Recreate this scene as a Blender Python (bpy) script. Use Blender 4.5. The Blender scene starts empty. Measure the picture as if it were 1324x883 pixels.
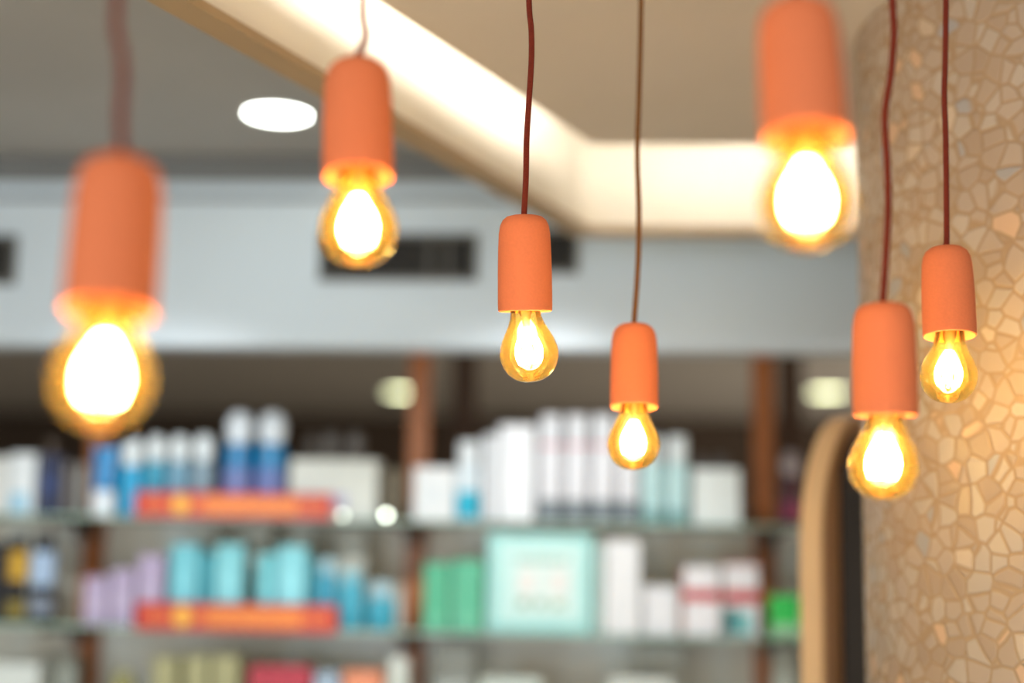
import bpy, bmesh, math, random
from mathutils import Vector, Matrix
random.seed(7)
C = bpy.context.scene.collection
S = bpy.context.scene
R = math.radians
PI = math.pi

# ------------------------------------------------------------------ camera
F = 1839.0
CAMZ = 1.70
CM = Matrix.Rotation(R(3.2), 4, 'Z') @ Matrix.Rotation(R(90 + 8.02), 4, 'X') @ Matrix.Rotation(R(0.9), 4, 'Z')
CR = CM.to_3x3()
CP = Vector((0, 0, CAMZ))
cd = bpy.data.cameras.new('camera')
cam = bpy.data.objects.new('camera', cd)
C.objects.link(cam)
cam.matrix_world = Matrix.Translation(CP) @ CM
cd.sensor_width = 36
cd.lens = 36 * F / 1324
cd.clip_start = 0.05
cd.dof.use_dof = True
cd.dof.focus_distance = 1.46
cd.dof.aperture_fstop = 1.2
S.camera = cam

def ray(px, py):
    return CR @ Vector(((px - 662) / F, -(py - 441.5) / F, -1))
def at_d(px, py, d):
    return CP + ray(px, py) * d
def at_y(px, py, Y):
    r = ray(px, py); return CP + r * (Y / r.y)
def at_z(px, py, z):
    r = ray(px, py); return CP + r * ((z - CAMZ) / r.z)

# ------------------------------------------------------------------ materials
def new_mat(name):
    m = bpy.data.materials.new(name); m.use_nodes = True
    return m, m.node_tree.nodes, m.node_tree.links
def lin(c):
    return tuple(((v / 255) / 12.92 if v / 255 <= .04045 else ((v / 255 + .055) / 1.055) ** 2.4) for v in c)
_cache = {}
def mat(c, rough=.5, metal=0, bump=0, bscale=60, var=.06, name=None, spec=.5, coat=0):
    key = (c, rough, metal, bump, bscale, var, spec, coat)
    if key in _cache: return _cache[key]
    m, n, l = new_mat(name or 'paint')
    b = n['Principled BSDF']
    b.inputs['Roughness'].default_value = rough
    b.inputs['Metallic'].default_value = metal
    b.inputs['Specular IOR Level'].default_value = spec
    b.inputs['Coat Weight'].default_value = coat
    tc = n.new('ShaderNodeTexCoord'); nz = n.new('ShaderNodeTexNoise')
    nz.inputs['Scale'].default_value = bscale; nz.inputs['Detail'].default_value = 3
    l.new(tc.outputs['Object'], nz.inputs['Vector'])
    col = lin(c)
    rp = n.new('ShaderNodeValToRGB')
    rp.color_ramp.elements[0].position = .3; rp.color_ramp.elements[1].position = .7
    rp.color_ramp.elements[0].color = tuple(v * (1 - var) for v in col) + (1,)
    rp.color_ramp.elements[1].color = tuple(min(1, v * (1 + var)) for v in col) + (1,)
    l.new(nz.outputs['Fac'], rp.inputs['Fac']); l.new(rp.outputs['Color'], b.inputs['Base Color'])
    if bump:
        bp = n.new('ShaderNodeBump'); bp.inputs['Strength'].default_value = bump
        bp.inputs['Distance'].default_value = .001
        l.new(nz.outputs['Fac'], bp.inputs['Height']); l.new(bp.outputs['Normal'], b.inputs['Normal'])
    _cache[key] = m
    return m

def emit(name, c, s):
    m, n, l = new_mat(name); n.remove(n['Principled BSDF'])
    e = n.new('ShaderNodeEmission'); e.inputs['Color'].default_value = c + (1,); e.inputs['Strength'].default_value = s
    l.new(e.outputs[0], n['Material Output'].inputs['Surface'])
    return m

def thin_glass(name, tint, gloss=1.0, scatter=0, scol=(1, .5, .1)):
    m, n, l = new_mat(name); n.remove(n['Principled BSDF'])
    tr = n.new('ShaderNodeBsdfTransparent'); tr.inputs['Color'].default_value = tint + (1,)
    gl = n.new('ShaderNodeBsdfGlossy'); gl.inputs['Roughness'].default_value = .03
    gl.inputs['Color'].default_value = (gloss, gloss, gloss, 1)
    fr = n.new('ShaderNodeFresnel'); fr.inputs['IOR'].default_value = 1.5
    mx = n.new('ShaderNodeMixShader')
    src = tr
    if scatter:
        tl = n.new('ShaderNodeBsdfTranslucent'); tl.inputs['Color'].default_value = scol + (1,)
        m2 = n.new('ShaderNodeMixShader'); m2.inputs[0].default_value = scatter
        l.new(tr.outputs[0], m2.inputs[1]); l.new(tl.outputs[0], m2.inputs[2]); src = m2
    l.new(fr.outputs[0], mx.inputs[0]); l.new(src.outputs[0], mx.inputs[1]); l.new(gl.outputs[0], mx.inputs[2])
    l.new(mx.outputs[0], n['Material Output'].inputs['Surface'])
    return m

def mosaic_mat():
    m, n, l = new_mat('mosaic_tiles')
    b = n['Principled BSDF']
    tc = n.new('ShaderNodeTexCoord')
    wp = n.new('ShaderNodeTexNoise'); wp.inputs['Scale'].default_value = 14
    l.new(tc.outputs['Object'], wp.inputs['Vector'])
    mixv = n.new('ShaderNodeVectorMath'); mixv.operation = 'MULTIPLY_ADD'
    mixv.inputs[1].default_value = (.012, .012, .012)
    l.new(wp.outputs['Color'], mixv.inputs[0]); l.new(tc.outputs['Object'], mixv.inputs[2])
    v1 = n.new('ShaderNodeTexVoronoi'); v1.feature = 'F1'; v1.inputs['Scale'].default_value = 42
    v2 = n.new('ShaderNodeTexVoronoi'); v2.feature = 'DISTANCE_TO_EDGE'; v2.inputs['Scale'].default_value = 42
    for v in (v1, v2):
        l.new(mixv.outputs[0], v.inputs['Vector'])
    sep = n.new('ShaderNodeSeparateColor'); l.new(v1.outputs['Color'], sep.inputs[0])
    rp = n.new('ShaderNodeValToRGB'); rp.color_ramp.interpolation = 'CONSTANT'
    cols = [(0, (186, 166, 146)), (.28, (180, 158, 136)), (.5, (190, 174, 156)), (.72, (176, 152, 128)),
            (.88, (212, 176, 142)), (.92, (170, 164, 160)), (.965, (204, 182, 156))]
    el = rp.color_ramp.elements
    el[0].color = lin(cols[0][1]) + (1,); el[0].position = 0
    el[1].position = cols[1][0]; el[1].color = lin(cols[1][1]) + (1,)
    for p, c in cols[2:]:
        e = el.new(p); e.color = lin(c) + (1,)
    l.new(sep.outputs[0], rp.inputs['Fac'])
    gr = n.new('ShaderNodeMapRange'); gr.inputs['From Min'].default_value = .035; gr.inputs['From Max'].default_value = .10
    l.new(v2.outputs['Distance'], gr.inputs['Value'])
    mx = n.new('ShaderNodeMix'); mx.data_type = 'RGBA'
    mx.inputs['A'].default_value = lin((172, 144, 112)) + (1,)
    l.new(gr.outputs['Result'], mx.inputs['Factor']); l.new(rp.outputs['Color'], mx.inputs['B'])
    l.new(mx.outputs['Result'], b.inputs['Base Color'])
    rr = n.new('ShaderNodeMapRange'); rr.inputs['To Min'].default_value = .8; rr.inputs['To Max'].default_value = .3
    l.new(gr.outputs['Result'], rr.inputs['Value']); l.new(rr.outputs['Result'], b.inputs['Roughness'])
    # every tile is laid at a slightly different tilt
    bp = n.new('ShaderNodeBump'); bp.inputs['Strength'].default_value = .5; bp.inputs['Distance'].default_value = .002
    l.new(gr.outputs['Result'], bp.inputs['Height'])
    ge = n.new('ShaderNodeNewGeometry')
    sub = n.new('ShaderNodeVectorMath'); sub.operation = 'SUBTRACT'; sub.inputs[1].default_value = (.5, .5, .5)
    l.new(v1.outputs['Color'], sub.inputs[0])
    ma = n.new('ShaderNodeVectorMath'); ma.operation = 'MULTIPLY_ADD'; ma.inputs[1].default_value = (.16, .16, .16)
    l.new(sub.outputs[0], ma.inputs[0]); l.new(bp.outputs['Normal'], ma.inputs[2])
    nm = n.new('ShaderNodeVectorMath'); nm.operation = 'NORMALIZE'
    l.new(ma.outputs[0], nm.inputs[0]); l.new(nm.outputs[0], b.inputs['Normal'])
    return m

def wood_mat(name, c1, c2, scale=8, rough=.45):
    m, n, l = new_mat(name); b = n['Principled BSDF']; b.inputs['Roughness'].default_value = rough
    tc = n.new('ShaderNodeTexCoord'); mp = n.new('ShaderNodeMapping'); mp.inputs['Scale'].default_value = (6, 6, .5)
    nz = n.new('ShaderNodeTexNoise'); nz.inputs['Scale'].default_value = scale; nz.inputs['Detail'].default_value = 5
    l.new(tc.outputs['Object'], mp.inputs[0]); l.new(mp.outputs[0], nz.inputs['Vector'])
    rp = n.new('ShaderNodeValToRGB'); rp.color_ramp.elements[0].position = .3; rp.color_ramp.elements[1].position = .7
    rp.color_ramp.elements[0].color = lin(c1) + (1,); rp.color_ramp.elements[1].color = lin(c2) + (1,)
    l.new(nz.outputs['Fac'], rp.inputs[0]); l.new(rp.outputs[0], b.inputs['Base Color'])
    return m

# ------------------------------------------------------------------ mesh helpers
def link(name, bm, m, parent=None, smooth=False, loc=(0, 0, 0)):
    me = bpy.data.meshes.new(name)
    bmesh.ops.recalc_face_normals(bm, faces=bm.faces)
    bm.to_mesh(me); bm.free()
    if m: me.materials.append(m)
    if smooth:
        for p in me.polygons: p.use_smooth = True
        try: me.set_sharp_from_angle(angle=R(40))
        except Exception: pass
    o = bpy.data.objects.new(name, me); C.objects.link(o); o.location = loc
    if parent: o.parent = parent
    return o
def box(bm, x0, x1, y0, y1, z0, z1, bevel=0, seg=2):
    ps = [bm.verts.new((x, y, z)) for x in (x0, x1) for y in (y0, y1) for z in (z0, z1)]
    fs = [(0, 1, 3, 2), (4, 6, 7, 5), (0, 4, 5, 1), (2, 3, 7, 6), (0, 2, 6, 4), (1, 5, 7, 3)]
    faces = [bm.faces.new([ps[i] for i in f]) for f in fs]
    if bevel:
        es = list({e for f in faces for e in f.edges})
        bmesh.ops.bevel(bm, geom=es, offset=bevel, segments=seg, profile=.5, affect='EDGES')
    return bm
def B(*a, **k):
    return box(bmesh.new(), *a, **k)
def lathe(bm, prof, seg=32, cx=0, cy=0, sx=1, sy=1):
    rings = []
    for r, z in prof:
        if r < 1e-6: rings.append([bm.verts.new((cx, cy, z))])
        else: rings.append([bm.verts.new((cx + r * sx * math.cos(2 * PI * i / seg), cy + r * sy * math.sin(2 * PI * i / seg), z)) for i in range(seg)])
    for a, b in zip(rings, rings[1:]):
        for i in range(seg):
            j = (i + 1) % seg
            if len(a) == 1 and len(b) == 1: continue
            if len(a) == 1: bm.faces.new((a[0], b[i], b[j]))
            elif len(b) == 1: bm.faces.new((a[i], a[j], b[0]))
            else: bm.faces.new((a[i], a[j], b[j], b[i]))
    return bm
def L(prof, **k):
    return lathe(bmesh.new(), prof, **k)
def tube(bm, pts, r, seg=8):
    pts = [Vector(p) for p in pts]; rings = []
    up = None
    for i, p in enumerate(pts):
        t = (pts[min(i + 1, len(pts) - 1)] - pts[max(i - 1, 0)]).normalized()
        if up is None:
            up = t.orthogonal().normalized()
        up = (up - t * up.dot(t)).normalized(); s = t.cross(up)
        rings.append([bm.verts.new(p + (up * math.cos(2 * PI * k / seg) + s * math.sin(2 * PI * k / seg)) * r) for k in range(seg)])
    for a, b in zip(rings, rings[1:]):
        for i in range(seg):
            j = (i + 1) % seg; bm.faces.new((a[i], a[j], b[j], b[i]))
    bm.faces.new(rings[0][::-1]); bm.faces.new(rings[-1])
    return bm
def prism(bm, poly, z0, z1):
    a = [bm.verts.new((p[0], p[1], z0)) for p in poly]; b = [bm.verts.new((p[0], p[1], z1)) for p in poly]
    bm.faces.new(a[::-1]); bm.faces.new(b)
    for i in range(len(poly)):
        j = (i + 1) % len(poly); bm.faces.new((a[i], a[j], b[j], b[i]))
    return bm
def smooth_path(pts, n=6):
    pts = [Vector(p) for p in pts]; out = []
    P = [pts[0]] + pts + [pts[-1]]
    for i in range(1, len(P) - 2):
        for k in range(n):
            t = k / n; p0, p1, p2, p3 = P[i - 1:i + 3]
            out.append(.5 * ((2 * p1) + (-p0 + p2) * t + (2 * p0 - 5 * p1 + 4 * p2 - p3) * t * t + (-p0 + 3 * p1 - 3 * p2 + p3) * t ** 3))
    out.append(pts[-1]); return out
def thing(name, label, cat, loc=(0, 0, 0), group=None):
    o = bpy.data.objects.new(name, None); C.objects.link(o); o.location = loc
    o.empty_display_size = .05
    return tag(o, label, cat, group)
def tag(o, label, cat, group=None):
    o['label'] = label; o['category'] = cat
    if group: o['group'] = group
    return o
def struct(o):
    o['kind'] = 'structure'; return o

# ------------------------------------------------------------------ setting
ZC = CAMZ + .81          # grey ceiling
ZP = CAMZ + .70          # underside of the inner ceiling panel
ZF = CAMZ + .60          # lower edge of the cove fascia
YB = 2.95                # face of the bulkhead over the shelves
ZB = at_y(600, 450, YB).z
M_ceil = mat((176, 174, 170), .8, bscale=3, var=.04, name='grey_ceiling_paint')
M_wall = mat((228, 242, 252), .30, bscale=3, var=.02, name='white_wall_paint', spec=.6)
M_cream = mat((242, 234, 216), .7, bscale=4, var=.02, name='cream_paint')
M_panel = mat((222, 206, 186), .7, bscale=4, var=.02, name='beige_paint')
M_lip = mat((172, 146, 110), .6, bscale=4, var=.03)

struct(link('floor', B(-4, 4, -3.5, 9.3, -.05, 0), mat((206, 198, 184), .4, name='floor_stone', bscale=5)))
struct(link('ceiling', B(-4, 4, -3.5, 9.3, ZC, ZC + .1), M_ceil))
struct(link('wall_left', B(-4.1, -4, -3.5, 9.3, 0, ZC + .1), mat((190, 185, 178), .7, name='wall_paint')))
struct(link('wall_right', B(4, 4.1, -3.5, 9.3, 0, ZC + .1), mat((190, 185, 178), .7, name='wall_paint')))
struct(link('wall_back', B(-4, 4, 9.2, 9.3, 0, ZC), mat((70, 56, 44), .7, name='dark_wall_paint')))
# bulkhead over the shelving
struct(link('wall_bulkhead', B(-4, 4, YB, YB + .09, ZB, ZC, bevel=.004), M_wall))
zt = lambda px, py: at_y(px, py, YB).z
z1 = at_y(300, 236, YB).z
struct(link('trim_1', B(-4, 4, YB - .03, YB, z1, ZC, bevel=.004), mat((128, 130, 130), .6, bscale=4, name='cornice_paint')))
z2 = at_y(300, 258, YB).z
struct(link('trim_2', B(-4, 4, YB - .012, YB, z2 - .004, z2 + .004, bevel=.001), mat((150, 154, 156), .6, bscale=4)))

# cove: the fascia ring and the floating panel inside it
Cn = at_z(742, 299, ZF); A0 = at_z(216, 2, ZF)
dL = (A0 - Cn).normalized(); dL.z = 0
nL = Vector((dL.y, -dL.x, 0))                     # to the outside (left) of the left leg
if nL.x > 0: nL = -nL
Rx = 2.6
FT = .02
Aend = Cn + dL * 4.2
fascia = bmesh.new()
# outer corner Cn; left leg inner face shifted by FT
inner = Cn - nL * FT
# intersection of inner left line with inner back line (y = Cn.y - FT)
t = ((Cn.y - FT) - inner.y) / dL.y
Ci = inner + dL * t
Ai = Aend - nL * FT
prism(fascia, [(Cn.x, Cn.y), (Aend.x, Aend.y), (Ai.x, Ai.y), (Ci.x, Ci.y), (Rx, Cn.y - FT), (Rx, Cn.y)], ZF, ZC)
fo = struct(link('ceiling_cove_fascia', fascia, M_cream))
lip = bmesh.new()
LW = .042
inn = Cn - nL * LW; t = ((Cn.y - LW) - inn.y) / dL.y; Li = inn + dL * t; La = Aend - nL * LW
prism(lip, [(Cn.x, Cn.y), (Aend.x, Aend.y), (La.x, La.y), (Li.x, Li.y), (Rx, Cn.y - LW), (Rx, Cn.y)], ZF - .012, ZF)
struct(link('trim_3', lip, M_lip))
Pn = at_z(766, 187, ZP); P0 = at_z(487, 0, ZP)
dP = (P0 - Pn).normalized(); Pe = Pn + dP * 4.2
panel = prism(bmesh.new(), [(Pn.x, Pn.y), (Pe.x, Pe.y), (Rx, Pe.y), (Rx, Pn.y)], ZP, ZP + .012)
struct(link('ceiling_panel', panel, M_panel))
# led tape lying on top of the panel, along its left and back edges
led = bmesh.new()
nP = Vector((dP.y, -dP.x, 0)); nP = nP if nP.x < 0 else -nP
def ledrun(a, b, n):
    pts = [a - n * .013, b - n * .013, b - n * .027, a - n * .027]
    prism(led, [(p.x, p.y) for p in pts], ZP + .0125, ZP + .0225)
ledrun(Pn - nP * 0 + dP * .03, Pe, nP)
ledrun(Pn + Vector((.03, 0, 0)), Vector((Rx, Pn.y, 0)), Vector((0, 1, 0)))
lo = link('led_strip', led, emit('led_white', (1, .93, .84), 52))
tag(lo, 'warm white light strip hidden above the edge of the recessed beige ceiling panel', 'light strip')

# ------------------------------------------------------------------ ceiling downlights
M_down = emit('downlight_glow', (.96, 1, .93), 14)
M_trimw = mat((225, 225, 222), .4, name='white_metal')
def downlight(loc, r, label, power=0, m=M_down):
    t = thing('ceiling_downlight', label, 'downlight', loc, 'round downlights in the ceilings')
    link('trim_ring', L([(r * 1.12, 0), (r * 1.12, -.003), (r * 1.05, -.005), (r, -.003), (r, 0)], seg=40), M_trimw, t, True)
    link('diffuser', L([(0, -.002), (r * .99, -.002), (r * .99, 0), (0, 0)], seg=40), m, t)
    return t
p = at_z(359, 146, ZC)
downlight((p.x, p.y, ZC - .0005), .062, 'bright oval downlight in the grey ceiling left of the cream cove')
M_far = emit('far_downlight_glow', (.92, .95, .56), 9)
for px, lab in ((520, 'dim far downlight seen beside the middle wooden post'), (1070, 'dim far downlight seen above the rounded tan board')):
    p = at_z(px, 507, ZC)
    downlight((p.x, p.y, ZC - .0005), .09, lab, m=M_far)

# ------------------------------------------------------------------ air vents in the bulkhead
M_vdark = mat((38, 36, 34), .8, name='dark_duct')
M_vfr = mat((120, 118, 112), .5, name='grille_grey')
M_vsl = mat((72, 68, 62), .5, name='grille_slat')
def vent(x0, x1, y0, y1, label, bars=2):
    a = at_y(x0, y1, YB); b = at_y(x1, y0, YB)
    w, h = b.x - a.x, b.z - a.z
    t = thing('air_vent', label, 'air vent', (a.x, YB, a.z), 'dark air grilles in the bulkhead')
    link('backing', B(.004, w - .004, -.004, -.001, .004, h - .004), M_vdark, t)
    f = bmesh.new(); k = .008
    box(f, 0, w, -.016, -.001, 0, k); box(f, 0, w, -.016, -.001, h - k, h)
    box(f, 0, k, -.016, -.001, k, h - k); box(f, w - k, w, -.016, -.001, k, h - k)
    link('frame', f, M_vfr, t)
    n = 6
    for i in range(n):
        z = k + (h - 2 * k) * (i + .5) / n
        s = B(k, w - k, -.0115, -.0035, -.0012, .0012)
        o = link('slat', s, M_vsl, t, loc=(0, 0, z)); o.rotation_euler = (0, 0, 0)
    for i in range(bars):
        x = w * (.70 + .12 * i)
        link('divider', B(x - .003, x + .003, -.0155, -.012, k, h - k), M_vfr, t)
vent(-60, 24, 306, 368, 'dark slatted air vent at the far left edge of the white bulkhead', 0)
vent(413, 618, 304, 363, 'wide dark slatted air vent behind the second pendant from the left')
vent(655, 748, 298, 354, 'short dark slatted air vent behind the central pendant', 0)

# ------------------------------------------------------------------ mosaic column
th = math.atan(446 / F); Rc, Dc = .36, 2.03
tc_ = th + math.asin(Rc / Dc)
dirc = CR @ Vector((math.tan(tc_), 0, -1)); dirc.z = 0; dirc.normalize()
cc = dirc * Dc
bm = L([(Rc, 0), (Rc, ZC)], seg=128)
col = link('mosaic_column', bm, mosaic_mat(), None, True, loc=(cc.x, cc.y, 0))
tag(col, 'round column covered in broken beige mosaic tiles at the right edge', 'column')

# ------------------------------------------------------------------ rounded board beside the column
# profile in (u, z), u receding to the right; thickness towards the right
pb = at_d(1036, 860, 2.22)
ztop = at_d(1085, 532, 2.28).z
u = (CR @ Vector((.62, 0, -.78))); u.z = 0; u.normalize()
v = Vector((u.y, -u.x, 0))
W, RA, RZ, T = .30, .15, .22, .036
prof = [(0, 0)]
for i in range(25):
    a = PI / 2 * i / 24
    prof.append((RA - RA * math.cos(a), ztop - RZ + RZ * math.sin(a)))
prof += [(W, ztop), (W, 0)]
bd = bmesh.new()
f1 = [bd.verts.new(Vector((u.x * a, u.y * a, z))) for a, z in prof]
f2 = [bd.verts.new(Vector((u.x * a + v.x * T, u.y * a + v.y * T, z))) for a, z in prof]
edge_faces = []
bd.faces.new(f1); bd.faces.new(f2[::-1])
for i in range(len(prof)):
    j = (i + 1) % len(prof); bd.faces.new((f1[i], f1[j], f2[j], f2[i]))
bmesh.ops.bevel(bd, geom=[e for e in bd.edges if len(e.link_faces) == 2 and e.calc_face_angle(0) > R(60)], offset=.004, segments=2, affect='EDGES')
board = thing('rounded_board', 'tall tan board with a rounded top standing beside the mosaic column', 'board', (pb.x, pb.y, 0))
link('core', bd, wood_mat('tan_board', (238, 196, 144), (244, 206, 156), 3, .55), board, True)
def side(u0, inset, t0, t1):
    pr = [(u0, .02)]
    for i in range(25):
        a = PI / 2 * i / 24
        uu = RA - (RA - inset) * math.cos(a); zz = ztop - RZ + (RZ - inset) * math.sin(a)
        if uu > u0: 
            if len(pr) == 1: pr.append((u0, zz))
            pr.append((uu, zz))
    pr += [(W - .004, ztop - inset), (W - .004, .02)]
    b = bmesh.new()
    g1 = [b.verts.new((u.x * a + v.x * t0, u.y * a + v.y * t0, z)) for a, z in pr]
    g2 = [b.verts.new((u.x * a + v.x * t1, u.y * a + v.y * t1, z)) for a, z in pr]
    b.faces.new(g1); b.faces.new(g2[::-1])
    for i in range(len(pr)):
        j = (i + 1) % len(pr); b.faces.new((g1[i], g1[j], g2[j], g2[i]))
    return b
fp = link('shaded_face', side(.006, .006, T + .0002, T + .003), wood_mat('shaded_tan', (176, 128, 82), (186, 138, 90), 3, .6), board)  # face coloured darker to paint in the shade on this side
bp_ = link('gap_shade_strip', side(.062, .03, T + .0032, T + .009), mat((34, 22, 14), .7, name='gap_shade'), board); bp_['label'] = 'near black strip of painted shade next to the column'  # dark strip painted in for the shade between board and column

# ------------------------------------------------------------------ pendants
M_cap = mat((232, 128, 84), .75, bump=.15, bscale=400, var=.03, name='coral_silicone', spec=.25)
M_cord = mat((118, 44, 30), .8, bump=.6, bscale=900, var=.25, name='red_brown_textile', spec=.2)
M_cord2 = mat((120, 78, 38), .8, bump=.6, bscale=900, var=.25, name='olive_brown_textile', spec=.2)
M_fil = emit('filament_glow', (1, .80, .50), 125)
M_amber = thin_glass('amber_glass', (1, .80, .38), 1.0, .042, (1, .56, .08))
M_stem = thin_glass('clear_stem', (1, .93, .75), 1, .35, (1, .85, .6))
M_brass = mat((200, 160, 90), .3, 1, name='brass', var=.03)
M_sock = mat((235, 215, 190), .5, name='ceramic', var=.02)

capp = [(.0105, 0.062), (.0200, .030), (.0225, .016), (.0250, .012), (.0256, .001), (.0262, 0), (.0274, .0008), (.0277, .003), (.0278, .012),
        (.0276, .040), (.0270, .065), (.0262, .080), (.0248, .088), (.0222, .0935), (.0180, .0970), (.0120, .0985), (.0060, .0990), (.0036, .0995), (0.0036, .0960)]
cap_me = link('socket_cap', L(capp, seg=64), M_cap, None, True)
gl_prof = [(.0130, .022), (.0142, .010), (.0152, 0), (.0162, -.006), (.0188, -.0135), (.0230, -.0215), (.0268, -.0290), (.0293, -.0365), (.0300, -.0425),
           (.0294, -.0490), (.0272, -.0560), (.0235, -.0622), (.0185, -.0670), (.0125, -.0702), (.0062, -.0718), (0, -.0722)]
glass_me = link('bulb', L(gl_prof, seg=56), M_amber, None, True)
fil = bmesh.new()
NR = 13
for k in range(NR):
    a = 2 * PI * k / NR; a2 = a + .55
    pts = []
    for q in range(7):
        s = q / 6
        rr = .0036 + .0098 * math.sin(s * PI * .74) ** 1.2
        aa = a + (a2 - a) * s
        pts.append((rr * math.cos(aa), rr * math.sin(aa), -.0165 - .0370 * s))
    tube(fil, pts, .00125, 6)
fil_me = link('filament', fil, M_fil, None, True)
stem_me = link('glass_stem', L([(.0075, .018), (.0070, 0), (.0045, -.008), (.0032, -.014), (.0028, -.050), (.0042, -.053), (0, -.0555)], seg=20), M_stem, None, True)
screw_me = link('screw_base', L([(0, .050), (.006, .050), (.0125, .044)] + [(.0125 + (.0008 if i % 2 else 0), .042 - .0025 * i) for i in range(9)] + [(.0125, .020), (0, .020)], seg=32), M_brass, None, True)
protos = [cap_me, glass_me, fil_me, stem_me, screw_me]

def pendant(px, py, w, cordpx, label, tilt=0, lean=0, btilt=0, cordmat=None, spin=0):
    d = .0556 * F / w
    p = at_d(px, py, d)
    root = thing('pendant_lamp', label, 'pendant lamp', p, 'coral pendant lamps with amber bulbs')
    M1 = (Matrix.Rotation(R(tilt), 3, 'Y') @ Matrix.Rotation(R(lean), 3, 'X'))
    c = cap_me.copy(); C.objects.link(c); c.parent = root; c.rotation_euler = M1.to_euler()
    M2 = (Matrix.Rotation(R(btilt), 3, 'Y') @ M1 @ Matrix.Rotation(spin, 3, 'Z'))
    b = glass_me.copy(); C.objects.link(b); b.parent = root; b.rotation_euler = M2.to_euler()
    for m_ in (fil_me, stem_me, screw_me):
        f = m_.copy(); C.objects.link(f); f.parent = b
    top = M1 @ Vector((0, 0, .0975))
    pts = [top, top + M1 @ Vector((0, 0, .006))]
    last = pts[-1]
    for (x, y) in cordpx[::-1]:
        q = at_y(x, y, p.y + top.y) - p
        if q.z > last.z + .008: pts.append(q)
        last = pts[-1]
    zt_ = ZP - p.z
    if last.z < zt_:
        pts.append(Vector((last.x, last.y, (last.z + zt_) / 2))); pts.append(Vector((last.x, last.y, zt_)))
    link('cord', tube(bmesh.new(), smooth_path(pts, 8), .0031, 12), cordmat or M_cord, root, True)
    cn = link('ceiling_mount', L([(0, zt_), (.018, zt_), (.018, zt_ - .006), (.014, zt_ - .010), (.004, zt_ - .012), (0, zt_ - .012)], seg=32), M_cap, root, True, loc=(last.x, last.y, 0))
    return root

pendant(141, 404, 119, [(151, 2), (156, 60), (159, 100), (156, 150), (151, 192)], 'large blurred coral pendant lamp nearest the left edge, lit amber bulb', tilt=-1.5, lean=-8, btilt=1.5)
pendant(463, 230, 92, [(469, 2), (473, 45)], 'coral pendant lamp tilting left in front of the cream cove', tilt=-3.4, lean=-8, cordmat=M_cord)
pendant(679, 403, 70.5, [(684, 2), (687, 40), (687, 80), (684, 130), (681, 180), (680, 230), (681, 268)], 'sharp coral pendant lamp in the middle with level lower rim', tilt=-1, lean=7, btilt=-5, spin=.2)
pendant(820, 527, 62.5, [(829, 2), (828, 60), (826, 130), (824, 200), (826, 270), (825, 340), (822, 408)], 'lowest coral pendant lamp hanging on an olive brown cord', tilt=0, lean=-7, btilt=1.5, cordmat=M_cord2, spin=.5)
pendant(1042, 182, 111, [], 'large blurred coral pendant lamp cut off by the top edge', tilt=-1.8, lean=-8, btilt=3)
pendant(1145, 538, 83, [(1154, 2), (1156, 40), (1152, 95), (1144, 150), (1147, 210), (1148, 280), (1146, 378)], 'coral pendant lamp with a wavy cord left of the mosaic column', tilt=-.4, lean=2, btilt=4, spin=.9)
pendant(1228, 435, 67.5, [(1223, 2), (1222, 80), (1221, 125), (1223, 190), (1224, 304)], 'small coral pendant lamp farthest right in front of the mosaic column', tilt=.8, lean=-6, btilt=4, spin=1.3)
for o in protos: bpy.data.objects.remove(o)

# ------------------------------------------------------------------ shelving unit
YS = 3.11            # front edge of the glass shelves
YK = 3.40            # back edge
PZ = [at_y(430, 671, YS).z, at_y(430, 814, YS).z]
PZ.append(PZ[1] - (PZ[0] - PZ[1]) * 1.02)
PZ.append(PZ[2] - .40); 
M_post = wood_mat('orange_brown_wood', (176, 100, 42), (194, 114, 52), 5, .4)
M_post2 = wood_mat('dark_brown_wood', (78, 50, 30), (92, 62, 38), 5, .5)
M_shelf = thin_glass('green_shelf_glass', (.80, .90, .84), .8)
M_edge = mat((172, 206, 186), .15, name='green_glass_edge')
unit = thing('display_shelving', 'wooden post display unit with glass shelves full of products', 'shelving', (at_y(537, 600, YS).x, YS, 0))
ux = unit.location.x
posts = [at_y(118, 700, YK).x, at_y(539, 600, YK).x, at_y(988, 600, YK).x]
pitch = (posts[2] - posts[0]) / 2
posts = [posts[0] - pitch] + posts + [posts[2] + pitch]
for x in posts:
    link('post', B(-.024, .024, 0, .04, 0, ZC - .002, bevel=.003), M_post, unit, loc=(x - ux, YK - YS + .001, 0))
for i in range(4):
    for k, z in enumerate(PZ):
        x0, x1 = posts[i] - ux + .001, posts[i + 1] - ux - .001
        s = link('glass_shelf', B(x0, x1, .002, YK - YS, z - .005, z), M_shelf, unit)
        link('front_edge', B(x0, x1, 0, .002, z - .005, z), M_edge, s)
for x in posts:
    for z in PZ[:3]:
        b = bmesh.new()
        box(b, x - ux - .012, x - ux + .012, .03, YK - YS, z - .022, z - .0065, bevel=.002)
        box(b, x - ux - .012, x - ux + .012, .20, YK - YS, z - .055, z - .022, bevel=.002)
        link('bracket', b, M_post2, unit)
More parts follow.
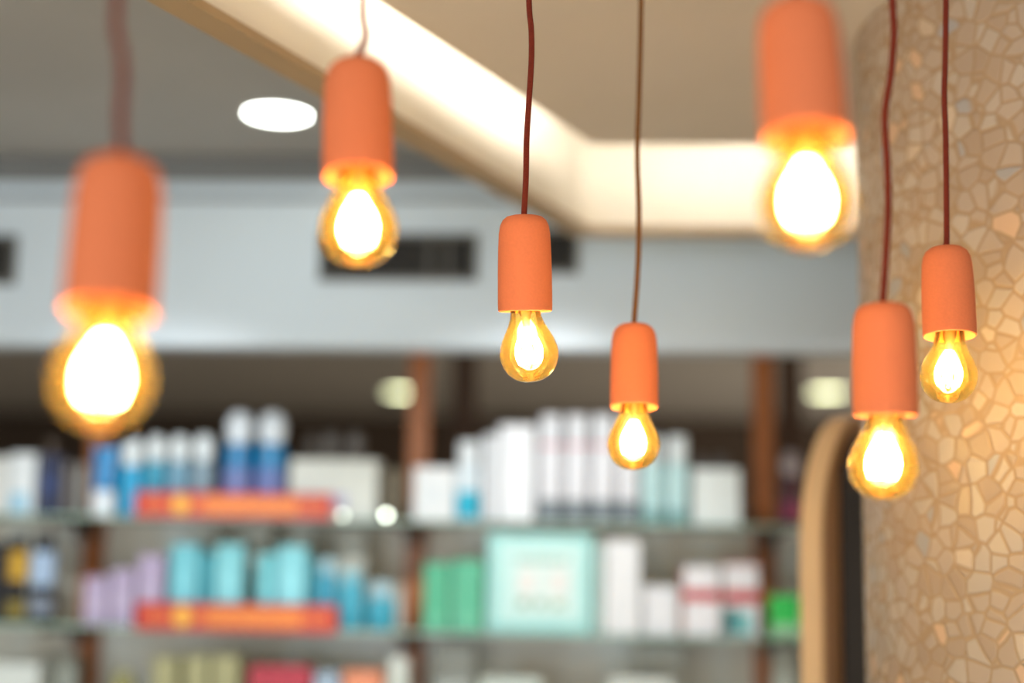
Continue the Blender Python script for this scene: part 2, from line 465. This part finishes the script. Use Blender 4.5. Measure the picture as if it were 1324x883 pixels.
# pale panel behind the lower shelves
mp, n, l = new_mat('pale_back_panel'); b = n['Principled BSDF']; b.inputs['Roughness'].default_value = .35
tcn = n.new('ShaderNodeTexCoord'); nz = n.new('ShaderNodeTexNoise'); nz.inputs['Scale'].default_value = 5; nz.inputs['Detail'].default_value = 1
mpp = n.new('ShaderNodeMapping'); mpp.inputs['Scale'].default_value = (1.4, 1, .7)
l.new(tcn.outputs['Object'], mpp.inputs[0]); l.new(mpp.outputs[0], nz.inputs['Vector'])
rp = n.new('ShaderNodeValToRGB'); rp.color_ramp.elements[0].position = .40; rp.color_ramp.elements[1].position = .62
rp.color_ramp.elements[0].color = lin((226, 216, 194)) + (1,); rp.color_ramp.elements[1].color = lin((246, 248, 236)) + (1,)
l.new(nz.outputs['Fac'], rp.inputs[0]); l.new(rp.outputs[0], b.inputs['Base Color'])
link('back_panel', B(posts[0] - ux, posts[-1] - ux, YK - YS + .043, YK - YS + .058, 0, PZ[0] - .008), mp, unit)
# darker frame standing further back
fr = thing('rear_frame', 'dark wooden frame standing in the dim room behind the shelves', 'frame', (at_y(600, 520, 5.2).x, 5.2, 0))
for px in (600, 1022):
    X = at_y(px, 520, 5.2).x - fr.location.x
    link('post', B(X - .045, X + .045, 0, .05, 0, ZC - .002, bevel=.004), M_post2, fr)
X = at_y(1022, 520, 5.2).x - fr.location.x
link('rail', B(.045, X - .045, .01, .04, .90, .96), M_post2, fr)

# ------------------------------------------------------------------ goods on the shelves
WHITE = (238, 240, 242); OFF = (222, 224, 220)
def span(x0, x1, ytop, sh, Y):
    z = PZ[sh]
    yb = {0: 668, 1: 812, 2: 955}[sh]
    X0 = at_y(x0, yb, Y).x; X1 = at_y(x1, yb, Y).x
    top = at_y((x0 + x1) / 2, ytop, Y).z
    return (X0 + X1) / 2, X1 - X0, top - z, z
def carton(x0, x1, ytop, sh, label, c, name='product_box', cat='box', group=None, Y=None, depth=.055, panels=(), rz=0, parts=()):
    Y = Y or YS + .02
    X, w, h, z = span(x0, x1, ytop, sh, Y)
    w -= .003
    b = B(-w / 2, w / 2, 0, depth, 0.0005, h, bevel=.0015)
    if panels or parts:
        t = thing(name, label, cat, (X, Y, z), group)
        link('carton', b, mat(c, .45), t)
        for nm, a0, a1, b0, b1, pc in panels:
            link(nm, B(-w / 2 + w * a0, -w / 2 + w * a1, -.0012, -.0002, h * b0, h * b1), mat(pc, .4), t)
    else:
        t = tag(link(name, b, mat(c, .45), None, loc=(X, Y, z)), label, cat, group)
    t.rotation_euler = (0, 0, R(rz))
    return t
def rounded(r, h, sh=.85, rt=.012, neck=.45):
    return [(0, .0005), (r * .92, .0005), (r, .004), (r, h * sh), (r * .93, h * sh + (h - h * sh) * .45), (r * neck * 1.25, h * .97), (r * neck, h), (0, h)]
def bottle(x0, x1, ytop, sh, label, body, cap, name='bottle', cat='bottle', group=None, Y=None, capf=.25, capw=.8, shoulder=.9, band=None, lower=None, flat=.7, rough=.3, round_cap=False):
    Y = Y or YS + .045
    X, w, h, z = span(x0, x1, ytop, sh, Y)
    w -= .002; r = w / 2
    t = thing(name, label, cat, (X, Y, z), group)
    hb = h * (1 - capf)
    link('body', L(rounded(r, hb, shoulder, neck=capw * .8), seg=28, sy=flat), mat(body, rough), t, True)
    rc = r * capw; hc = h * capf
    if round_cap: cp = [(0, hb), (rc * .75, hb), (rc, hb + hc * .3), (rc, hb + hc * .6), (rc * .75, hb + hc * .9), (rc * .35, h), (0, h)]
    else: cp = [(0, hb), (rc, hb), (rc, h - .004), (rc * .9, h), (0, h)]
    link('cap', L(cp, seg=28, sy=flat if capw > .85 else min(1, flat * 1.1)), mat(cap, .3), t, True)
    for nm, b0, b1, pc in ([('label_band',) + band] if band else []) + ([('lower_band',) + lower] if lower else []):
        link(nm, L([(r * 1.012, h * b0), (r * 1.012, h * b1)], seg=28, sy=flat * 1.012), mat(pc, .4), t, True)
    return t

# --- top shelf, from the left
g = 'goods on the top glass shelf'
carton(-30, 8, 590, 0, 'pale box cut by the left edge on the top shelf', OFF, depth=.05)
carton(9, 43, 586, 0, 'white box with light blue corner at left end of top shelf', (226, 232, 234), panels=[('printed_corner', .1, .75, .05, .35, (150, 200, 224))])
carton(46, 74, 588, 0, 'dark navy box beside the white and blue box', (30, 40, 74), panels=[('printed_panel', .2, .8, .4, .62, (44, 66, 120))])
bottle(76, 92, 598, 0, 'slim grey bottle next to the navy box', (104, 98, 96), (120, 112, 104), capf=.12)
bottle(95, 112, 600, 0, 'slim pale grey bottle left of the blue tube', (128, 126, 120), (140, 134, 126), capf=.12)
bottle(52, 70, 568, 0, 'brown bottle standing behind the navy box', (74, 52, 36), (80, 62, 44), Y=YS + .16, capf=.2)
# blue tube standing on its cap
def tube_pack(x0, x1, ytop, sh, label, c, capc, band=None):
    Y = YS + .045
    X, w, h, z = span(x0, x1, ytop, sh, Y); r = w / 2 - .001
    t = thing('cosmetic_tube', label, 'tube', (X, Y, z))
    link('cap', L([(0, .0005), (r * .93, .0005), (r * .95, h * .33), (r * .8, h * .36), (0, h * .36)], seg=28, sy=.75), mat(capc, .3), t, True)
    b = bmesh.new(); rings = []
    for s in range(9):
        k = s / 8; zz = h * .361 + (h - h * .361) * k
        rx = r * (.9 + .1 * k); ry = r * .75 * (1 - k) + .0012
        rings.append([b.verts.new((rx * math.cos(2 * PI * i / 28), ry * math.sin(2 * PI * i / 28), zz)) for i in range(28)])
    for p_, q_ in zip(rings, rings[1:]):
        for i in range(28): b.faces.new((p_[i], p_[(i + 1) % 28], q_[(i + 1) % 28], q_[i]))
    b.faces.new(rings[-1]); b.faces.new(rings[0][::-1])
    link('squeeze_body', b, mat(c, .35), t, True)
tube_pack(117, 149, 577, 0, 'blue squeeze tube standing on its white cap', (34, 132, 190), (230, 236, 240))
gb = 'blue care bottles with round white caps'
bottle(153, 182, 566, 0, 'bright cyan bottle with white dome cap beside the blue tube', (22, 160, 208), (232, 240, 242), group=gb, capf=.36, capw=.86, round_cap=True)
bottle(184, 212, 563, 0, 'teal bottle with white dome cap, second in its row', (48, 150, 180), (232, 240, 242), group=gb, capf=.32, capw=.86, round_cap=True)
bottle(214, 242, 563, 0, 'grey blue bottle with white dome cap, third in its row', (112, 158, 182), (232, 240, 242), group=gb, capf=.32, capw=.86, round_cap=True)
bottle(244, 275, 562, 0, 'pale grey bottle with white dome cap, last in its row', (126, 150, 164), (232, 240, 242), group=gb, capf=.32, capw=.86, round_cap=True)
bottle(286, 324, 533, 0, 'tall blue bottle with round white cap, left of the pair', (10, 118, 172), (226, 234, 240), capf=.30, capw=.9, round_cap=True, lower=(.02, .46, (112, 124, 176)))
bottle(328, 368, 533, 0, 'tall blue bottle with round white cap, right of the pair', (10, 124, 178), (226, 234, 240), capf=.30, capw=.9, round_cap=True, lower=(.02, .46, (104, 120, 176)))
carton(372, 487, 594, 0, 'wide white box right of the tall blue bottles', (214, 216, 206), depth=.08, Y=YS + .05, panels=[('printed_mark', .50, .66, .2, .42, (188, 186, 214))])
for i, (a, b_, tp) in enumerate(((388, 410, 562), (412, 438, 558), (442, 470, 558))):
    bottle(a, b_, tp, 0, ('dim grey bottle behind the wide white box, leftmost', 'dim grey bottle behind the wide white box, middle', 'dim grey bottle behind the wide white box, rightmost')[i], (96, 90, 84), (112, 106, 100), Y=YS + .20, capf=.24, round_cap=True, capw=.85)
carton(491, 522, 606, 0, 'olive brown box left of the middle post', (88, 74, 44), Y=YS + .08)
carton(533, 588, 604, 0, 'square white box right of the middle post', (232, 234, 234), panels=[('printed_panel', .2, .8, .3, .7, (222, 228, 230))], name='product_box')
bottle(589, 620, 571, 0, 'white bottle with a cyan foot beside the square white box', (222, 234, 240), (232, 238, 240), capf=.28, capw=.9, lower=(.04, .37, (24, 182, 212)))
carton(623, 641, 562, 0, 'narrow white box between cyan footed bottle and tall white box', (226, 230, 234))
carton(643, 691, 549, 0, 'tall white box left of the row of white bottles', (238, 240, 243), depth=.07)
gw = 'row of white bottles with pink rings'
for i, (a, b_) in enumerate(((695, 727), (729, 761), (763, 795), (797, 826))):
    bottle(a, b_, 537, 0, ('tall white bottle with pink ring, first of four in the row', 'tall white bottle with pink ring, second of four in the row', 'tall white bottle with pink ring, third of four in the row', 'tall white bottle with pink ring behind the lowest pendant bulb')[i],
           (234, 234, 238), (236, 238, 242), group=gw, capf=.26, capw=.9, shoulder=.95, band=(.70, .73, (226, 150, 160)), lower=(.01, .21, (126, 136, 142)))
for i, (a, b_) in enumerate(((829, 858), (860, 891))):
    bottle(a, b_, 564, 0, ('pale teal bottle right of the lowest pendant bulb', 'pale teal bottle left of the small white cube box')[i],
           (190, 224, 224), (226, 234, 234), group='pair of pale teal bottles', capf=.3, capw=.85, shoulder=.93, band=(.12, .16, (92, 150, 152)), lower=(.01, .10, (110, 160, 160)))
carton(896, 958, 606, 0, 'cube shaped white box near the right wooden post', (228, 236, 234), depth=.07)
for i, (a, b_) in enumerate(((894, 916), (920, 944))):
    bottle(a, b_, 588, 0, ('dim grey bottle behind the cube shaped white box, left', 'dim grey bottle behind the cube shaped white box, right')[i], (80, 76, 74), (104, 100, 98), Y=YS + .20, capf=.22, round_cap=True)
bottle(1010, 1037, 583, 0, 'dark plum bottle with grey ball cap right of the last post', (76, 30, 44), (170, 158, 160), capf=.34, capw=.95, round_cap=True, lower=(.08, .32, (140, 44, 84)))

# --- second shelf
carton(-22, 4, 700, 1, 'black box cut by the left edge on the middle shelf', (26, 24, 28))
bottle(5, 32, 692, 1, 'black bottle with gold label at left end of middle shelf', (24, 22, 26), (30, 28, 30), capf=.12, band=(.48, .82, (206, 160, 44)), lower=(.05, .25, (140, 122, 50)), flat=.8)
bottle(35, 68, 690, 1, 'black bottle with blue white label and painted highlight', (20, 22, 34), (26, 26, 32), capf=.14, band=(.42, .80, (168, 192, 220)), lower=(.10, .28, (130, 140, 156)), flat=.8)  # grey lower band paints in the round highlight
for i, (a, b_, tp) in enumerate(((106, 138, 746), (140, 171, 736), (174, 209, 718))):
    carton(a, b_, tp, 1, ('shortest of the three lilac boxes on the middle shelf', 'middle of the three lilac boxes on the middle shelf', 'tallest of the three lilac boxes on the middle shelf')[i], (176, 160, 190), group='lilac boxes', depth=.05, panels=[('printed_panel', .2, .8, .25, .6, (188, 174, 200))])
cy = 'cyan boxes above the lower red strip'
for i, (a, b_, tp, c) in enumerate(((216, 254, 704, (112, 196, 208)), (256, 272, 716, (64, 166, 182)), (274, 312, 704, (128, 206, 214)), (330, 352, 716, (110, 198, 206)), (354, 394, 706, (130, 206, 214)), (396, 406, 724, (44, 138, 152)))):
    carton(a, b_, tp, 1, ('light cyan box beside the lilac boxes', 'narrow teal box between two light cyan boxes', 'light cyan box left of the dark notch', 'small cyan box right of the dark notch', 'broad light cyan box left of the thin dark teal box', 'very thin dark teal box at right end of the cyan boxes')[i], c, group=cy, Y=YS + .03,
           panels=[('printed_panel', .2, .8, .3, .7, tuple(min(255, v_ + 14) for v_ in c))] if b_ - a > 20 else ())
for i, (a, b_, tp) in enumerate(((244, 276, 684), (304, 346, 684), (374, 400, 684), (432, 470, 686))):
    carton(a, b_, tp, 1, ('pale box behind the first cyan boxes, almost reaching the upper glass', 'wide pale box behind the dark notch between cyan boxes', 'narrow pale box behind the broad cyan box', 'pale box behind the teal jars')[i], (206, 206, 192), Y=YS + .18, group='pale boxes at the back of the middle shelf')
bottle(408, 434, 722, 1, 'blue teal bottle with pale cap right of the cyan boxes', (60, 156, 182), (158, 196, 206), capf=.22, capw=.85)
bottle(436, 470, 738, 1, 'shorter blue teal bottle with pale cap in the middle', (66, 164, 186), (130, 188, 200), capf=.2, capw=.85)
bottle(473, 512, 751, 1, 'squat teal jar with round pale lid near middle post', (52, 156, 178), (170, 200, 208), name='jar', cat='jar', capf=.35, capw=.85, round_cap=True)
carton(546, 581, 728, 1, 'green box right of the middle post', (76, 178, 136), group='green boxes', panels=[('printed_panel', .1, .9, .1, .25, (96, 190, 150))])
carton(583, 624, 724, 1, 'green box left of the large mint gift box', (86, 186, 146), group='green boxes', panels=[('printed_panel', .1, .9, .1, .25, (104, 196, 158))])
X, w, h, z = span(628, 766, 690, 1, YS + .02)
gbx = carton(628, 766, 690, 1, 'large mint gift box with printed front on the middle shelf', (160, 222, 216), name='gift_box', cat='gift box', depth=.06,
       panels=[('printed_frame', .10, .92, .10, .92, (200, 238, 232))])
def on_box(nm, a0, a1, b0, b1, c, off=.0026):
    link(nm, B(-w / 2 + w * a0, -w / 2 + w * a1, -off, -.0013, h * b0, h * b1), mat(c, .4), gbx)
on_box('printed_window', .27, .80, .22, .80, (226, 242, 236))
for i in range(9): on_box('printed_letter', .29 + i * .054, .325 + i * .054, .70, .77, (120, 178, 160), .0034)
on_box('printed_square', .30, .46, .40, .62, (236, 232, 226), .0034); on_box('printed_square', .60, .76, .40, .62, (236, 232, 226), .0034)
on_box('printed_leaf', .30, .40, .25, .34, (140, 176, 150), .0034); on_box('printed_leaf', .46, .56, .25, .34, (150, 186, 166), .0034); on_box('printed_leaf', .62, .74, .25, .32, (160, 190, 160), .0034)
carton(769, 779, 702, 1, 'thin mint box standing against the large mint gift box', (206, 232, 226))
carton(781, 828, 698, 1, 'tall white box right of the mint gift box', (236, 236, 236), depth=.06)
carton(831, 876, 758, 1, 'small white box right of the tall white box', (230, 230, 232))
gr_ = 'white boxes tied with red ribbon'
for i, (a, b_, tp) in enumerate(((883, 931, 732), (936, 982, 730))):
    X, w, h, z = span(a, b_, tp, 1, YS + .02)
    t = thing('gift_box', ('white gift box with a level red ribbon', 'white gift box with red ribbon and teal corner beside the last post')[i], 'gift box', (X, YS + .02, z), gr_)
    w -= .003
    link('carton', B(-w / 2, w / 2, 0, .05, .0005, h, bevel=.0015), mat((234, 232, 234), .45), t)
    link('ribbon', B(-w / 2 - .0008, w / 2 + .0008, -.0015, .051, h * (.50 if i == 0 else .47), h * (.66 if i == 0 else .64)), mat((188, 10, 18), .4), t)
    if i == 0: link('red_side', B(-w / 2 - .003, -w / 2 - .0009, .001, .049, .001, h * .96), mat((196, 60, 60), .4), t)
    else:
        link('red_top', B(-w / 2, w / 2, .001, .049, h + .0002, h + .003), mat((206, 60, 56), .4), t)
        link('printed_corner', B(-w / 2, -w / 2 + w * .4, -.0012, -.0002, h * .04, h * .40), mat((40, 120, 122), .4), t)
        link('printed_patch', B(-w / 2 + w * .42, -w / 2 + w * .8, -.0012, -.0002, h * .04, h * .34), mat((120, 196, 196), .4), t)
carton(996, 1036, 770, 1, 'bright green box with pale foot beside the tan board', (52, 206, 92), panels=[('pale_foot', 0.02, .98, .02, .32, (170, 224, 180))])

# --- third shelf: only the tops reach into the picture
carton(-20, 46, 858, 2, 'white box at left end of the lowest visible shelf', (214, 220, 214), depth=.08)
carton(44, 92, 850, 2, 'pale grey box left of the left post, behind the white box', (180, 184, 172), Y=YS + .15)
bottle(140, 172, 868, 2, 'low olive jar right of the left post', (150, 146, 88), (160, 156, 100), name='jar', cat='jar', capf=.12)
gy = 'olive cream boxes on the lowest visible shelf'
for i, (a, b_, tp) in enumerate(((192, 226, 850), (233, 266, 848), (269, 306, 848))):
    carton(a, b_, tp, 2, ('leftmost olive cream box under the lower red strip', 'middle olive cream box under the lower red strip', 'rightmost olive cream box next to the crimson box')[i], (166, 162, 116), group=gy)
carton(318, 400, 862, 2, 'crimson red box on the lowest visible shelf', (178, 44, 62), depth=.05)
bottle(358, 392, 842, 2, 'white bottle behind the crimson red box', (196, 200, 186), (206, 208, 196), Y=YS + .16, capf=.2)
carton(404, 436, 870, 2, 'light blue box right of the crimson box', (158, 176, 192))
carton(441, 492, 868, 2, 'salmon orange box left of the pale jar', (226, 140, 100))
bottle(497, 530, 850, 2, 'pale white bottle beside the middle post near lower edge', (206, 212, 200), (214, 218, 208), capf=.2, capw=.9)
carton(620, 700, 877, 2, 'pale box whose top edge shows below the mint box', (206, 216, 206), depth=.06)
carton(560, 612, 834, 2, 'tall pale grey box at the back below the green boxes', (190, 194, 184), Y=YS + .18)
carton(786, 870, 877, 2, 'pale box whose top edge shows below the small white box', (210, 214, 206), depth=.06)
carton(822, 884, 832, 2, 'tall pale box at the back below the small white box', (194, 198, 186), Y=YS + .18)
carton(1000, 1030, 838, 2, 'pale grey box at the back beside the tan board', (188, 194, 182), Y=YS + .12)

# --- red sale strips clipped to the shelf fronts
M_red = mat((190, 28, 18), .4, name='red_card'); M_or = mat((250, 150, 50), .4, name='orange_print'); M_ye = mat((252, 186, 60), .4, name='yellow_print')
def strip(x0, x1, yt, yb, label):
    Y = YS - .004
    a = at_y(x0, (yt + yb) / 2, Y); b = at_y(x1, (yt + yb) / 2, Y)
    zt_ = at_y(x0 + 60, yt, Y).z; zb = at_y(x0 + 60, yb, Y).z
    t = thing('shelf_strip_sign', label, 'sign', (a.x, Y, zb), 'red sale strips clipped to the shelf edges')
    w, h = b.x - a.x, zt_ - zb
    link('card', B(0, w, -.0012, .0012, 0, h, bevel=.0004), M_red, t)
    em = bmesh.new(); ex = w * .235
    bmesh.ops.create_circle(em, cap_ends=True, segments=24, radius=h * .36, matrix=Matrix.Translation((ex, -.0018, h / 2)) @ Matrix.Rotation(PI / 2, 4, 'X'))
    r_ = bmesh.ops.extrude_face_region(em, geom=em.faces[:]); bmesh.ops.translate(em, vec=(0, .0006, 0), verts=[v_ for v_ in r_['geom'] if isinstance(v_, bmesh.types.BMVert)])
    link('emblem', em, M_ye, t)
    x = w * .05
    while x < w * .97:
        lw = w * .020
        if abs(x + lw / 2 - ex) > h * .40:
            wide = w * .33 < x < w * .80
            hh = h * (.62 if wide else .42)
            link('letter', B(x, x + lw * (.95 if wide else .5), -.0018, -.0013, h / 2 - hh / 2, h / 2 + hh / 2), M_or, t)
        x += lw * 1.25
strip(174, 430, 636, 669, 'red strip sign with orange print on the top shelf edge')
strip(175, 436, 779, 815, 'red strip sign with orange print on the middle shelf edge')

# tiny glowing discs added for bright highlights on the glass edge
for px, st, lab in ((443, 5, 'dim tiny glowing highlight disc beside the upper red strip'), (500, 14, 'bright tiny glowing highlight disc left of the middle post')):
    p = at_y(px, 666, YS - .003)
    t = thing('highlight_disc', lab, 'highlight disc', p, 'tiny glowing highlight discs')
    h = link('disc_rim', L([(.0075, 0), (.0075, .005), (.006, .006), (.006, .0045), (0, .0045)], seg=24), M_trimw, t, True); h.rotation_euler = (R(90), 0, 0)
    d_ = link('lens', L([(.0058, .0047), (.004, .0062), (0, .0068)], seg=24), emit('highlight_glow', (.92, 1, .85), st), t, True); d_.rotation_euler = (R(90), 0, 0)  # emissive face of the highlight disc

# ------------------------------------------------------------------ light
def area(name, loc, rot, sx, sy, power, color, spread=None):
    ld = bpy.data.lights.new(name, 'AREA'); ld.shape = 'RECTANGLE'; ld.size = sx; ld.size_y = sy
    ld.energy = power; ld.color = color
    if spread: ld.spread = spread
    o = bpy.data.objects.new(name, ld); C.objects.link(o); o.location = loc; o.rotation_euler = rot
    return o
# cool daylight fill added behind the camera, no window built
area('daylight_fill', (-1.2, -3.2, 1.35), (R(90), 0, 0), 4.5, 2.0, 86, (.84, .94, 1))
def spot(loc, target, power, color, size=70, blend=.6, r=.04):
    ld = bpy.data.lights.new('unseen_spot', 'SPOT'); ld.energy = power; ld.color = color
    ld.spot_size = R(size); ld.spot_blend = blend; ld.shadow_soft_size = r
    o = bpy.data.objects.new('unseen_spot', ld); C.objects.link(o); o.location = loc
    o.rotation_euler = (Vector(target) - Vector(loc)).to_track_quat('-Z', 'Y').to_euler()
for x in (-.95, -.1, .7):
    spot((x, 1.95, ZF - .05), (x, 3.2, 1.50), 42, (.90, .96, 1), 56, .85)
for x, y in ((-1.6, .6), (1.2, -1.2), (-.6, -1.6)):
    spot((x, y, ZC - .03), (x, y, 0), 230, (1, .95, .88), 100, .6)  # unseen spots added so the floor bounce lifts the ceiling
area('far_fill', (3.7, 6.6, 1.2), (0, R(90), 0), 1.4, 3, 90, (1, .86, .70))  # unseen warm fill added to brighten the far room

w = bpy.data.worlds.new('world'); S.world = w; w.use_nodes = True
w.node_tree.nodes['Background'].inputs[0].default_value = (.86, .93, 1, 1)
w.node_tree.nodes['Background'].inputs[1].default_value = .9

S.view_settings.view_transform = 'Standard'; S.view_settings.look = 'None'
S.view_settings.gamma = 1; S.view_settings.use_curve_mapping = False
S.view_settings.exposure = 0
S.cycles.use_denoising = True
S.cycles.max_bounces = 8; S.cycles.transparent_max_bounces = 16
S.cycles.caustics_reflective = False; S.cycles.caustics_refractive = False
S.cycles.sample_clamp_indirect = 6
